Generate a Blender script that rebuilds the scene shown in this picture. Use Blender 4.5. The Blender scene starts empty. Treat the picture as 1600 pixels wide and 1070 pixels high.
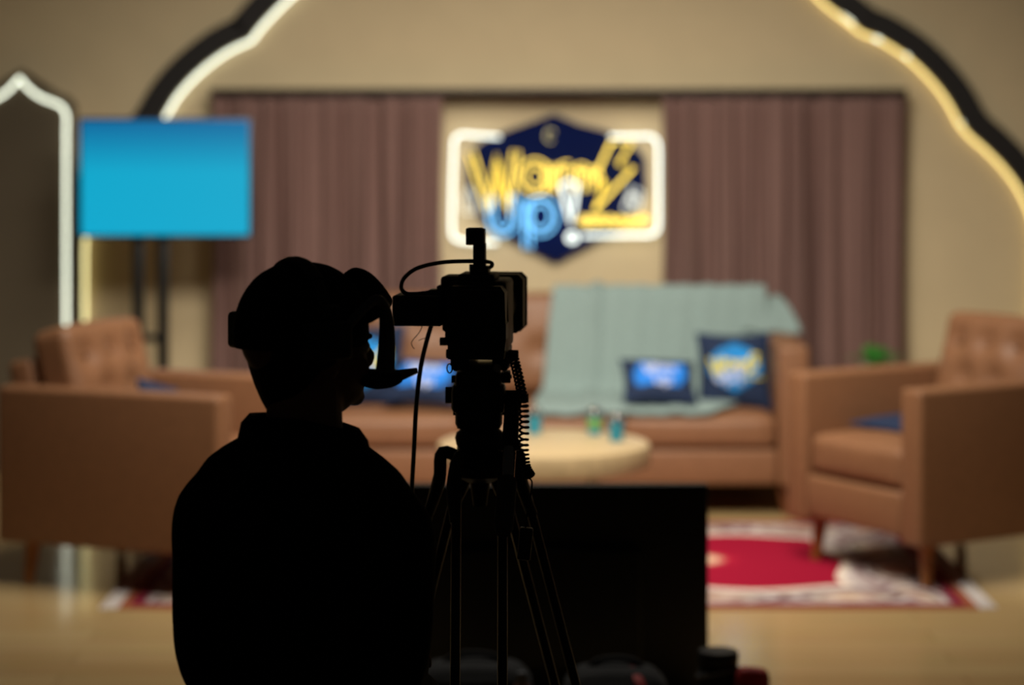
import bpy, bmesh, math, random
from mathutils import Vector, Matrix, noise

random.seed(7)
SC = bpy.context.scene
COL = SC.collection

# ------------------------------------------------------------------ camera
FPX = 85.0 / 36.0 * 1600.0          # focal length in pixels of the 1600 px wide frame
EYE, HZN = 1.5, 175.0               # eye height and horizon row
cam_d = bpy.data.cameras.new('camera')
cam = bpy.data.objects.new('camera', cam_d)
COL.objects.link(cam)
cam.location = (0, 0, EYE)
cam.rotation_euler = (math.radians(90), 0, 0)
cam_d.lens = 85.0
cam_d.sensor_width = 36.0
cam_d.shift_y = -(535.0 - HZN) / 1600.0
cam_d.clip_end = 60
cam_d.dof.use_dof = True
cam_d.dof.focus_distance = 3.92
cam_d.dof.aperture_fstop = 2.15
SC.camera = cam

# ------------------------------------------------------------------ world, lights, exposure
world = bpy.data.worlds.new('world')
SC.world = world
world.use_nodes = True
bg = world.node_tree.nodes['Background']
bg.inputs[0].default_value = (1.0, 0.85, 0.65, 1)
bg.inputs[1].default_value = 0.005

def area_light(name, loc, target, sx, sy, power, color, spread=180):
    d = bpy.data.lights.new(name, 'AREA')
    d.shape = 'RECTANGLE'
    d.size, d.size_y = sx, sy
    d.energy = power
    d.color = color
    d.spread = math.radians(spread)
    o = bpy.data.objects.new(name, d)
    COL.objects.link(o)
    o.location = loc
    v = Vector(target) - Vector(loc)
    o.rotation_euler = v.to_track_quat('-Z', 'Y').to_euler()
    return o

area_light('studio_softbox', (0.1, 7.3, 3.1), (0.1, 8.1, 0.0), 1.7, 0.9, 45, (1.0, 0.93, 0.80), 118)
area_light('studio_fill', (0.1, 6.0, 2.8), (0.1, 9.2, 0.5), 1.8, 0.6, 31, (1.0, 0.93, 0.80), 90)

SC.view_settings.view_transform = 'Standard'
SC.view_settings.look = 'None'
SC.view_settings.gamma = 1.0
SC.view_settings.use_curve_mapping = False
SC.view_settings.exposure = 0.0

# ------------------------------------------------------------------ helpers
def P(px, py, d):
    return Vector(((px - 800.0) * d / FPX, d, EYE - (py - HZN) * d / FPX))

def lin(c):
    out = []
    for v in c[:3]:
        v = v / 255.0
        out.append(v / 12.92 if v <= 0.04045 else ((v + 0.055) / 1.055) ** 2.4)
    return (out[0], out[1], out[2], 1.0)

MATS = {}
def mat(name, rgb, rough=0.6, var=0.12, scale=30.0, bump=0.0, metal=0.0, spec=0.5, emit=None, estr=0.0, coat=0.0, trans=0.0, stretch=(1, 1, 1)):
    if name in MATS:
        return MATS[name]
    m = bpy.data.materials.new(name)
    m.use_nodes = True
    nt = m.node_tree
    b = nt.nodes['Principled BSDF']
    b.inputs['Roughness'].default_value = rough
    b.inputs['Metallic'].default_value = metal
    b.inputs['Specular IOR Level'].default_value = spec
    b.inputs['Coat Weight'].default_value = coat
    b.inputs['Transmission Weight'].default_value = trans
    c = lin(rgb)
    tc = nt.nodes.new('ShaderNodeTexCoord')
    mp = nt.nodes.new('ShaderNodeMapping')
    mp.inputs['Scale'].default_value = stretch
    nt.links.new(tc.outputs['Object'], mp.inputs['Vector'])
    ns = nt.nodes.new('ShaderNodeTexNoise')
    ns.inputs['Scale'].default_value = scale
    ns.inputs['Detail'].default_value = 4
    nt.links.new(mp.outputs['Vector'], ns.inputs['Vector'])
    rp = nt.nodes.new('ShaderNodeValToRGB')
    rp.color_ramp.elements[0].position = 0.3
    rp.color_ramp.elements[1].position = 0.7
    rp.color_ramp.elements[0].color = tuple(v * (1 - var) for v in c[:3]) + (1,)
    rp.color_ramp.elements[1].color = tuple(min(1, v * (1 + var)) for v in c[:3]) + (1,)
    nt.links.new(ns.outputs['Fac'], rp.inputs['Fac'])
    nt.links.new(rp.outputs['Color'], b.inputs['Base Color'])
    if bump:
        bp = nt.nodes.new('ShaderNodeBump')
        bp.inputs['Strength'].default_value = bump
        bp.inputs['Distance'].default_value = 0.004
        nt.links.new(ns.outputs['Fac'], bp.inputs['Height'])
        nt.links.new(bp.outputs['Normal'], b.inputs['Normal'])
    if emit is not None:
        b.inputs['Emission Color'].default_value = (emit[0], emit[1], emit[2], 1)
        b.inputs['Emission Strength'].default_value = estr
    MATS[name] = m
    return m

def set_tags(o, label=None, cat=None, group=None, kind=None):
    if label: o['label'] = label
    if cat: o['category'] = cat
    if group: o['group'] = group
    if kind: o['kind'] = kind
    return o

def empty(name, label, cat, loc=(0, 0, 0), rz=0.0, group=None):
    o = bpy.data.objects.new(name, None)
    o.empty_display_size = 0.1
    COL.objects.link(o)
    o.location = loc
    o.rotation_euler = (0, 0, rz)
    set_tags(o, label, cat, group)
    return o

def root_matrix(o):
    return Matrix.LocRotScale(o.location, o.rotation_euler, o.scale)

def top_matrix(o):
    m = root_matrix(o)
    if o.parent:
        m = top_matrix(o.parent) @ o.matrix_parent_inverse @ m
    return m

def link_mesh(name, me, material, parent=None, world_coords=False):
    o = bpy.data.objects.new(name, me)
    COL.objects.link(o)
    if material is not None and not me.materials:
        me.materials.append(material)
    if parent is not None:
        o.parent = parent
        if world_coords:
            o.matrix_parent_inverse = top_matrix(parent).inverted()
    return o

def frames(path, closed=False):
    n = len(path)
    T = []
    for i in range(n):
        if closed:
            t = path[(i + 1) % n] - path[(i - 1) % n]
        else:
            t = path[min(i + 1, n - 1)] - path[max(i - 1, 0)]
        if t.length < 1e-9: t = Vector((0, 0, 1))
        T.append(t.normalized())
    up = Vector((0, 0, 1)) if abs(T[0].z) < 0.9 else Vector((1, 0, 0))
    u = T[0].cross(up).normalized()
    out = []
    for i in range(n):
        u = (u - T[i] * u.dot(T[i]))
        if u.length < 1e-6: u = T[i].orthogonal()
        u.normalize()
        out.append((u.copy(), T[i].cross(u)))
    return out

class MB:
    def __init__(self):
        self.bm = bmesh.new()
    def _tf(self, verts, M):
        if M is not None:
            for v in verts: v.co = M @ v.co
    def box(self, c, s, bevel=0.0, seg=2, M=None, rz=0.0, rx=0.0, ry=0.0):
        b = bmesh.new()
        bmesh.ops.create_cube(b, size=1.0)
        for v in b.verts:
            v.co = Vector((v.co.x * s[0], v.co.y * s[1], v.co.z * s[2]))
        if bevel > 0:
            bmesh.ops.bevel(b, geom=list(b.edges), offset=min(bevel, min(s) * 0.49), segments=seg, profile=0.5, affect='EDGES')
        R = Matrix.Translation(Vector(c)) @ Matrix.Rotation(rz, 4, 'Z') @ Matrix.Rotation(rx, 4, 'X') @ Matrix.Rotation(ry, 4, 'Y')
        if M is not None: R = M @ R
        self.merge(b, R)
        return self
    def merge(self, b, M=None):
        mp = {}
        for v in b.verts:
            mp[v] = self.bm.verts.new((M @ v.co) if M is not None else v.co)
        for f in b.faces:
            try: self.bm.faces.new([mp[v] for v in f.verts])
            except ValueError: pass
        b.free()
        return self
    def tube(self, path, r, seg=10, closed=False, caps=True, flat=1.0, M=None):
        path = [Vector(p) for p in path]
        fr = frames(path, closed)
        n = len(path)
        rings = []
        for i in range(n):
            ri = r[i] if isinstance(r, (list, tuple)) else r
            u, w = fr[i]
            ring = []
            for k in range(seg):
                a = 2 * math.pi * k / seg
                p = path[i] + u * (math.cos(a) * ri) + w * (math.sin(a) * ri * flat)
                ring.append(self.bm.verts.new(M @ p if M is not None else p))
            rings.append(ring)
        m = n if closed else n - 1
        for i in range(m):
            A, B = rings[i], rings[(i + 1) % n]
            for k in range(seg):
                self.bm.faces.new((A[k], A[(k + 1) % seg], B[(k + 1) % seg], B[k]))
        if caps and not closed:
            self.bm.faces.new(list(reversed(rings[0])))
            self.bm.faces.new(rings[-1])
        return self
    def cyl(self, a, b, r0, r1=None, seg=20, M=None):
        return self.tube([a, b], [r0, r0 if r1 is None else r1], seg, M=M)
    def lathe(self, prof, c=(0, 0, 0), seg=32, M=None):
        c = Vector(c)
        rings = []
        for (r, z) in prof:
            ring = []
            for k in range(seg):
                a = 2 * math.pi * k / seg
                p = c + Vector((math.cos(a) * r, math.sin(a) * r, z))
                ring.append(self.bm.verts.new(M @ p if M is not None else p))
            rings.append(ring)
        for A, B in zip(rings, rings[1:]):
            for k in range(seg):
                self.bm.faces.new((A[k], A[(k + 1) % seg], B[(k + 1) % seg], B[k]))
        if prof[0][0] > 1e-5: self.bm.faces.new(list(reversed(rings[0])))
        if prof[-1][0] > 1e-5: self.bm.faces.new(rings[-1])
        return self
    def rings(self, rows, seg=28, M=None):
        """rows of (cx, cy, cz, rx, ry), horizontal ellipses stacked into a closed surface"""
        R = []
        for (cx, cy, cz, rx, ry) in rows:
            ring = []
            for k in range(seg):
                a = 2 * math.pi * k / seg
                p = Vector((cx + math.cos(a) * rx, cy + math.sin(a) * ry, cz))
                ring.append(self.bm.verts.new(M @ p if M is not None else p))
            R.append(ring)
        for A, B in zip(R, R[1:]):
            for k in range(seg):
                self.bm.faces.new((A[k], A[(k + 1) % seg], B[(k + 1) % seg], B[k]))
        self.bm.faces.new(list(reversed(R[0])))
        self.bm.faces.new(R[-1])
        return self
    def ball(self, c, r, seg=20, M=None):
        if not isinstance(r, (tuple, list)): r = (r, r, r)
        b = bmesh.new()
        bmesh.ops.create_uvsphere(b, u_segments=seg, v_segments=max(6, seg // 2), radius=1.0)
        T = Matrix.Translation(Vector(c)) @ Matrix.Diagonal((r[0], r[1], r[2], 1))
        if M is not None: T = M @ T
        return self.merge(b, T)
    def prism(self, pts, y0, y1, M=None):
        """pts: (x, z) outline extruded along Y"""
        A = [self.bm.verts.new((M @ Vector((x, y0, z))) if M is not None else Vector((x, y0, z))) for x, z in pts]
        B = [self.bm.verts.new((M @ Vector((x, y1, z))) if M is not None else Vector((x, y1, z))) for x, z in pts]
        n = len(pts)
        fs = [self.bm.faces.new(A), self.bm.faces.new(list(reversed(B)))]
        for i in range(n):
            self.bm.faces.new((A[i], B[i], B[(i + 1) % n], A[(i + 1) % n]))
        bmesh.ops.triangulate(self.bm, faces=fs)
        return self
    def grid(self, fn, nu, nv):
        V = [[self.bm.verts.new(fn(i / nu, j / nv)) for j in range(nv + 1)] for i in range(nu + 1)]
        for i in range(nu):
            for j in range(nv):
                self.bm.faces.new((V[i][j], V[i + 1][j], V[i + 1][j + 1], V[i][j + 1]))
        return self
    def mesh(self, name, smooth=True, weld=False):
        if weld: bmesh.ops.remove_doubles(self.bm, verts=self.bm.verts, dist=1e-5)
        bmesh.ops.recalc_face_normals(self.bm, faces=self.bm.faces)
        me = bpy.data.meshes.new(name)
        if smooth:
            for f in self.bm.faces: f.smooth = True
            for e in self.bm.edges:
                if len(e.link_faces) == 2 and e.calc_face_angle(0) > math.radians(35): e.smooth = False
        self.bm.to_mesh(me)
        self.bm.free()
        return me
    def build(self, name, material, parent=None, smooth=True, wc=False, weld=False):
        return link_mesh(name, self.mesh(name, smooth, weld), material, parent, wc)

def solidify(me, thick, offset=0.0):
    """real thickness for a sheet mesh"""
    t = bpy.data.objects.new('tmp', me)
    COL.objects.link(t)
    s = t.modifiers.new('s', 'SOLIDIFY'); s.thickness = thick; s.offset = offset
    dg = bpy.context.evaluated_depsgraph_get(); dg.update()
    out = bpy.data.meshes.new_from_object(t.evaluated_get(dg))
    bpy.data.objects.remove(t)
    for p in out.polygons: p.use_smooth = True
    return out

def remeshed(mb, voxel, smooth_it=6, name='skin'):
    me = bpy.data.meshes.new('tmp')
    bmesh.ops.recalc_face_normals(mb.bm, faces=mb.bm.faces)
    mb.bm.to_mesh(me); mb.bm.free()
    t = bpy.data.objects.new('tmp', me)
    COL.objects.link(t)
    r = t.modifiers.new('r', 'REMESH'); r.mode = 'VOXEL'; r.voxel_size = voxel
    s = t.modifiers.new('s', 'SMOOTH'); s.iterations = smooth_it; s.factor = 0.5
    dg = bpy.context.evaluated_depsgraph_get(); dg.update()
    out = bpy.data.meshes.new_from_object(t.evaluated_get(dg))
    bpy.data.objects.remove(t)
    out.name = name
    for p in out.polygons: p.use_smooth = True
    return out

def catmull(pts, n=8, closed=False):
    pts = [Vector(p) for p in pts]
    m = len(pts)
    out = []
    rng = m if closed else m - 1
    for i in range(rng):
        if closed:
            p0, p1, p2, p3 = pts[(i - 1) % m], pts[i], pts[(i + 1) % m], pts[(i + 2) % m]
        else:
            p0, p1, p2, p3 = pts[max(i - 1, 0)], pts[i], pts[i + 1], pts[min(i + 2, m - 1)]
        for k in range(n):
            t = k / n
            out.append(0.5 * ((2 * p1) + (p2 - p0) * t + (2 * p0 - 5 * p1 + 4 * p2 - p3) * t * t + (3 * p1 - p0 - 3 * p2 + p3) * t ** 3))
    if not closed: out.append(pts[-1])
    return out

def soft_box(w, d, h, r=0.04, n=14, crown=(0, 0, 0), tufts=(), face='-y', tuft_depth=0.018, tuft_r=0.045):
    """rounded, crowned upholstery block centred on the origin; crown bulges each face pair"""
    b = bmesh.new()
    bmesh.ops.create_cube(b, size=2.0)
    bmesh.ops.subdivide_edges(b, edges=list(b.edges), cuts=n, use_grid_fill=True)
    hw, hd, hh = w / 2, d / 2, h / 2
    for v in b.verts:
        u = v.co.copy()
        q = Vector((u.x * hw, u.y * hd, u.z * hh))
        core = Vector((max(-hw + r, min(hw - r, q.x)), max(-hd + r, min(hd - r, q.y)), max(-hh + r, min(hh - r, q.z))))
        dv = q - core
        if dv.length > 1e-9: q = core + dv.normalized() * min(r, max(abs(dv.x), abs(dv.y), abs(dv.z)))
        q.x += crown[0] * u.x * (1 - u.y ** 2) * (1 - u.z ** 2)
        q.y += crown[1] * u.y * (1 - u.x ** 2) * (1 - u.z ** 2)
        q.z += crown[2] * u.z * (1 - u.x ** 2) * (1 - u.y ** 2)
        for (tx, tz) in tufts:
            if face == '-y' and u.y < -0.5:
                g = ((q.x - tx) ** 2 + (q.z - tz) ** 2) / tuft_r ** 2
                q.y += tuft_depth * math.exp(-g) * 1.6
        v.co = q
    return b

def copy_thing(root, loc, rz=None, label=None):
    r = root.copy(); COL.objects.link(r)
    r.location = loc
    if rz is not None: r.rotation_euler = (0, 0, rz)
    if label: r['label'] = label
    for ch in list(root.children):
        c = ch.copy(); COL.objects.link(c); c.parent = r
        for g in list(ch.children):
            e = g.copy(); COL.objects.link(e); e.parent = c
    return r

# ------------------------------------------------------------------ materials
M_WALL = mat('beige_wall_paint', (216, 195, 157), 0.85, 0.025, 6.0, 0.05)
M_DARKTRIM = mat('dark_brown_trim_paint', (22, 16, 14), 0.7, 0.15, 12)
M_CURTAIN = mat('mauve_brown_curtain_cloth', (127, 96, 89), 0.9, 0.08, 60, 0.1)
M_RAIL = mat('dark_curtain_rail', (30, 24, 18), 0.6)
M_LEATHER = mat('tan_leather', (131, 90, 62), 0.5, 0.08, 45, 0.12, spec=0.4)
M_WOODLEG = mat('honey_wood_leg', (150, 92, 40), 0.4, 0.2, 30, 0.0, stretch=(1, 1, 0.1))
M_TABLE = mat('pale_oak_table', (182, 158, 120), 0.38, 0.10, 14, 0.0, stretch=(1, 8, 1))
M_NAVY = mat('navy_cushion_cloth', (14, 34, 66), 0.85, 0.15, 90, 0.15)
M_THROW = mat('sage_grey_throw', (134, 152, 149), 0.95, 0.08, 80, 0.3)
M_BLACK = mat('black_plastic', (14, 14, 15), 0.5, 0.2, 40)
M_BLACKMETAL = mat('black_metal', (18, 18, 19), 0.35, 0.2, 40, metal=0.3)
M_RUBBER = mat('black_rubber', (12, 12, 13), 0.8, 0.2, 60)
M_CLOTH = mat('black_shirt_cloth', (11, 11, 12), 0.95, 0.2, 120, 0.2, spec=0.2)
M_TROUSER = mat('black_trouser_cloth', (11, 11, 13), 0.95, 0.2, 120, 0.2, spec=0.2)
M_CAP = mat('black_cap_cloth', (10, 10, 11), 0.9, 0.2, 120, 0.2, spec=0.2)
M_SKIN = mat('skin', (120, 82, 62), 0.55, 0.08, 40)
M_HAIR = mat('black_hair', (10, 9, 8), 0.7, 0.3, 200, spec=0.2)
M_EYE = mat('eye_white', (200, 195, 185), 0.25, 0.02)
M_STEEL = mat('worn_steel', (150, 145, 130), 0.3, 0.1, metal=0.9)
M_GREYPL = mat('grey_plastic', (70, 72, 80), 0.5, 0.15)

def neon(name, rgb, strength):
    return mat(name, (200, 200, 190), 0.4, 0.02, emit=rgb, estr=strength)
M_NEON_W = neon('white_neon_tube', (0.94, 1.0, 0.80), 2.35)
M_NEON_WARM = neon('dim_warm_led_strip', (1.0, 0.74, 0.22), 1.9)
M_NEON_JAMB = neon('dim_white_led_strip', (1.0, 0.90, 0.42), 1.8)
M_NEON_SIGN = neon('sign_white_tube', (0.90, 1.0, 0.92), 2.3)
M_NEON_Y = neon('sign_yellow_tube', (1.0, 0.66, 0.01), 2.3)
M_NEON_B = neon('sign_blue_tube', (0.03, 0.50, 1.0), 2.0)
M_NEON_DIM = neon('sign_dim_white_tube', (0.95, 1.0, 0.88), 1.2)
M_NEON_MOON = neon('sign_dim_yellow_tube', (0.8, 0.62, 0.08), 0.5)

# ------------------------------------------------------------------ floor and wall
WD = 10.15
def floor_material():
    m = bpy.data.materials.new('light_wood_floor'); m.use_nodes = True
    nt = m.node_tree; b = nt.nodes['Principled BSDF']; L = nt.links.new
    tc = nt.nodes.new('ShaderNodeTexCoord')
    br = nt.nodes.new('ShaderNodeTexBrick')
    br.inputs['Scale'].default_value = 1.0
    br.inputs['Brick Width'].default_value = 1.2
    br.inputs['Row Height'].default_value = 0.14
    br.inputs['Mortar Size'].default_value = 0.0015
    br.inputs['Color1'].default_value = lin((206, 176, 126))
    br.inputs['Color2'].default_value = lin((194, 162, 112))
    br.inputs['Mortar'].default_value = lin((150, 120, 80))
    L(tc.outputs['Object'], br.inputs['Vector'])
    mp = nt.nodes.new('ShaderNodeMapping'); mp.inputs['Scale'].default_value = (1.5, 22, 1)
    L(tc.outputs['Object'], mp.inputs['Vector'])
    ns = nt.nodes.new('ShaderNodeTexNoise'); ns.inputs['Scale'].default_value = 3; ns.inputs['Detail'].default_value = 5
    L(mp.outputs['Vector'], ns.inputs['Vector'])
    mx = nt.nodes.new('ShaderNodeMix'); mx.data_type = 'RGBA'; mx.blend_type = 'MULTIPLY'
    mx.inputs['Factor'].default_value = 0.25
    L(br.outputs['Color'], mx.inputs['A']); L(ns.outputs['Color'], mx.inputs['B'])
    L(mx.outputs['Result'], b.inputs['Base Color'])
    b.inputs['Roughness'].default_value = 0.15
    return m

set_tags(MB().box((0, 5.6, -0.05), (12, 11.4, 0.1)).build('floor', floor_material()), kind='structure')
set_tags(MB().box((0, WD + 0.06, 1.9), (12, 0.12, 3.8)).build('wall_back', M_WALL), kind='structure')

# ------------------------------------------------------------------ scalloped arch on the back wall
D_ARCH = 10.09
def seg(pts, n=8): return catmull([Vector((x, y, 0)) for x, y in pts], n)
left_low = [(125, 830), (125, 600), (125, 395)]
arch_left = seg([(125, 842), (125, 600), (125, 400)], 4)[:-1] + seg([(125, 400), (127, 365), (136, 330), (154, 295), (180, 260), (210, 230), (234, 207), (249, 187)])
a2 = seg([(249, 187), (272, 148), (306, 111), (348, 79), (389, 59)])
a3 = seg([(389, 59), (403, 40), (428, 13), (450, -8), (500, -50), (560, -80), (625, -95)])
a4 = seg([(625, -95), (690, -140), (780, -175), (869, -215)])
b4 = seg([(869, -215), (960, -175), (1050, -140), (1115, -95)])
b3 = seg([(1115, -95), (1180, -80), (1240, -50), (1290, 0), (1323, 26), (1351, 48)])
b2 = seg([(1351, 48), (1379, 59), (1420, 85), (1454, 116), (1484, 153), (1505, 191)])
b1 = seg([(1505, 191), (1520, 209), (1546, 232), (1575, 262), (1600, 297), (1619, 340), (1627, 380)]) + seg([(1627, 400), (1627, 600), (1627, 842)], 4)
whole = arch_left[:-1] + a2[:-1] + a3[:-1] + a4[:-1] + b4[:-1] + b3[:-1] + b2[:-1] + b1
def to_wall(pts, d): return [P(p.x, p.y, d) for p in pts]

inner = to_wall(whole, D_ARCH)
W_BAND = 0.10
normals = []
for i in range(len(inner)):
    t = inner[min(i + 2, len(inner) - 1)] - inner[max(i - 2, 0)]
    normals.append(Vector((-t.z, 0, t.x)).normalized())
mb = MB()
prev = None
for p, n in zip(inner, normals):
    o = p + n * W_BAND
    q = [mb.bm.verts.new((c.x, y, c.z)) for c in (p, o) for y in (D_ARCH, WD)]
    if prev:
        for a, b in ((0, 2), (2, 3), (3, 1), (1, 0)):
            mb.bm.faces.new((prev[a], prev[b], q[b], q[a]))
    prev = q
set_tags(mb.build('trim_1', M_DARKTRIM, smooth=False), kind='structure')

def strip(name, pts, d, r, m, label):
    path = to_wall(pts, d)
    o = MB().tube(path, r, 8).build(name, m)
    return set_tags(o, label, 'neon light')
N_OFF = 0.014
ln = [inner[i] - normals[i] * N_OFF for i in range(len(inner))]
half = len(arch_left[:-1] + a2[:-1] + a3[:-1])
for o_, rng, m_, lab in (('neon_strip', ln[len(arch_left) - 1:half + 1], M_NEON_W, 'bright white light strip along the left half of the big scalloped wall arch'),
                         ('neon_strip', ln[half:], M_NEON_WARM, 'dim warm light strip along the right half of the big scalloped wall arch')):
    path = [Vector((p.x, D_ARCH + 0.035, p.z)) for p in rng]
    s = set_tags(MB().tube(path, 0.0062, 8).build(o_, m_), lab, 'neon light')
    s['group'] = 'light strips along the arch'
    if m_ is M_NEON_W:
        lo = MB().tube([Vector((p.x, D_ARCH + 0.035, p.z)) for p in ln[:len(arch_left)]], 0.0062, 8).build('jamb_segment', M_NEON_JAMB, s)
        lo['label'] = 'dimmer upright segment of the strip'
    if m_ is M_NEON_WARM:
        for (x0, y0, x1, y1) in ((1316, 20, 1334, 36), (1366, 59, 1376, 63), (1415, 86, 1419, 89), (1503, 190, 1505, 193)):
            q0, q1 = P(x0, y0, D_ARCH + 0.02), P(x1, y1, D_ARCH + 0.02)
            c = MB().tube([q0, q1], 0.006, 8).build('bright_segment', M_NEON_W, s)
            c['label'] = 'brighter white segment of the strip'

# narrow ogee panel at far left
half_o = [(31, 122), (40, 133), (53, 145), (68, 154), (84, 160), (97, 167), (104, 180), (104, 200), (104, 500), (104, 845)]
c_half = seg(half_o[:8], 5) + [Vector((104, 500, 0)), Vector((104, 845, 0))]
ogee = [Vector((62 - p.x, p.y, 0)) for p in reversed(c_half)] + c_half[1:]
D_OG = 10.055
og = to_wall(ogee, D_OG)
cx = P(31, 0, D_OG).x
grow = [(cx + (p.x - cx) * 1.13, p.z + (0.035 if p.z > 1.2 else 0.0)) for p in og]
root = empty('arched_wall_panel', 'narrow dark wall panel with pointed top outlined in bright white light, far left', 'wall panel', (cx, WD, 0))
MB().prism([(x, max(z, 0.0)) for x, z in grow], D_OG, WD).build('panel_board', mat('dark_grey_brown_panel', (92, 80, 62), 0.7, 0.18, 90, 0.2), root, smooth=False, wc=True)
MB().tube([Vector((p.x, D_OG - 0.008, max(p.z, 0.01))) for p in og], 0.0062, 8).build('light_tube', M_NEON_W, root, wc=True)

# ------------------------------------------------------------------ curtains and rail
def curtain(x0, x1, seed, label):
    y0 = 10.02
    a = P(x0, 150, y0); b = P(x1, 150, y0)
    rnd = random.Random(seed)
    ph = [rnd.uniform(0, 6.28) for _ in range(6)]
    Wd = b.x - a.x
    def fold(x):
        w = x + 0.018 * math.sin(x * 9 + ph[3]) + 0.012 * math.sin(x * 23 + ph[4])
        s = math.sin(2 * math.pi * w / 0.118 + ph[0])
        return 0.038 * (abs(s) ** 0.7) * (1 if s > 0 else -1) * (0.65 + 0.35 * math.sin(x * 14 + ph[1])) + 0.010 * math.sin(2 * math.pi * w / 0.047 + ph[2])
    def fn(u, v):
        x = a.x + Wd * u
        z = a.z - 0.004 - (a.z - 0.03) * v
        amp = 0.55 + 0.45 * min(1, v * 3)
        return Vector((x + 0.006 * math.sin(v * 5 + u * 40), y0 + fold(x) * amp + 0.006 * math.sin(v * 4 + x * 20), z))
    me = solidify(MB().grid(fn, 240, 24).mesh('curtain'), 0.004)
    o = link_mesh('curtain', me, M_CURTAIN)
    set_tags(o, label, 'curtain', 'curtains on the back wall')
curtain(332, 690, 3, 'mauve brown pleated curtain left of the neon sign')
curtain(1035, 1418, 11, 'mauve brown pleated curtain right of the neon sign')
pa, pb = P(328, 149, 10.0), P(1418, 140, 10.0)
mb = MB()
mb.box(((pa.x + pb.x) / 2, 10.075, (pa.z + pb.z) / 2 + 0.002), (pb.x - pa.x, 0.15, 0.03), 0.004, ry=-math.atan2(pb.z - pa.z, pb.x - pa.x) * 0)
set_tags(mb.build('curtain_rail', M_RAIL), 'long dark curtain rail above both mauve curtains and the sign', 'curtain rail')

# ------------------------------------------------------------------ neon sign
D_S = 10.095
sign = empty('neon_sign', 'glowing neon sign reading warm up in yellow and blue inside white brackets', 'neon sign', (P(868, 0, WD).x, WD, P(0, 300, WD).z))
bpts = [(866, 178), (905, 194), (945, 204), (985, 222), (1008, 245), (1010, 300), (985, 345), (930, 378), (868, 410), (806, 378), (752, 345), (727, 300), (729, 245), (752, 222), (792, 204), (828, 194)]
MB().prism([(P(x, y, D_S).x, P(x, y, D_S).z) for x, y in bpts], D_S + 0.015, WD).build('backing_board', mat('navy_acrylic_board', (12, 24, 72), 0.9, 0.05, spec=0.08), sign, smooth=False, wc=True)

def offs(pts, d, closed=False):
    out = []
    n = len(pts)
    for i in range(n):
        if closed: t = pts[(i + 1) % n] - pts[(i - 1) % n]
        else: t = pts[min(i + 1, n - 1)] - pts[max(i - 1, 0)]
        m = Vector((-t.y, t.x, 0)).normalized()
        out.append(pts[i] + m * d)
    return out
V3 = lambda L: [Vector((x, y, 0)) for x, y in L]
def circ(cx_, cy_, rx, ry=None, n=20, a0=0, a1=360):
    ry = ry or rx
    full = abs(a1 - a0) >= 360
    return [Vector((cx_ + rx * math.cos(math.radians(a0 + (a1 - a0) * k / (n if full else n - 1))), cy_ + ry * math.sin(math.radians(a0 + (a1 - a0) * k / (n if full else n - 1))), 0)) for k in range(n)]
WORD_W = [V3([(736, 240), (750, 285), (764, 330), (770, 300), (777, 246), (785, 296), (794, 330), (799, 290), (806, 236)])]
WORD_A = [circ(836, 276, 19, 21), V3([(857, 258), (857, 280), (858, 301)])]
WORD_R = [V3([(873, 258), (873, 280), (873, 300)]), seg([(873, 272), (880, 260), (891, 259)], 4)]
WORD_M = [V3([(899, 262), (899, 280), (899, 299)]), seg([(899, 272), (907, 261), (916, 268), (917, 298)], 4), seg([(917, 275), (926, 266), (935, 274), (936, 296)], 4)]
BOLT = [V3([(955, 222), (988, 222), (966, 257), (990, 262), (929, 328), (946, 284), (928, 280), (955, 222)])]
WORD_U = [seg([(767, 306), (768, 340), (775, 358), (787, 362), (799, 354), (803, 335), (803, 304)], 5)]
WORD_P = [V3([(824, 312), (824, 350), (825, 388)]), circ(845, 338, 20, 24)]
EXCL = [V3([(877, 290), (888, 283), (902, 288), (898, 320), (892, 350), (884, 320), (877, 290)]), circ(894, 371, 7, 6, 10)]
SMALL = [seg([(906, 350), (912, 340), (918, 350), (924, 340), (930, 350), (937, 338), (945, 350), (953, 340), (961, 350), (969, 341), (977, 350), (985, 341), (993, 350), (1003, 338), (1010, 350)], 3)]
BRK_L = [seg([(781, 214), (740, 211), (722, 210), (711, 216), (709, 232)], 5) + V3([(707, 290)]) + seg([(706, 352), (708, 369), (720, 376), (745, 378), (776, 379)], 5)]
BRK_R = [seg([(953, 213), (1000, 213), (1017, 213), (1027, 222), (1029, 240)], 5) + V3([(1029, 290)]) + seg([(1029, 345), (1027, 360), (1014, 367), (995, 367), (910, 368)], 5)]
MOON = [circ(860, 212, 7, 9, 14, 60, 330)]
LANT_L = [V3([(733, 292), (724, 312), (726, 332), (741, 332), (743, 312), (733, 292)])]
LANT_R = [V3([(987, 292), (974, 326), (984, 330), (1000, 326), (1003, 300), (987, 292)]), circ(990, 312, 6, 8, 10)]
def sign_part(name, strokes, m, r=0.0045, double=0.0, dy=0.0):
    mb = MB()
    for s in strokes:
        closed = (s[0] - s[-1]).length < 12 and len(s) > 8
        if (s[0] - s[-1]).length < 1e-6: s = s[:-1]; closed = True
        for d in ((-double, double) if double else (0.0,)):
            pts = offs(s, d, closed) if d else s
            mb.tube([P(p.x, p.y, D_S + dy) for p in pts], r, 6, closed=closed)
    return mb.build(name, m, sign, wc=True)
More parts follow.
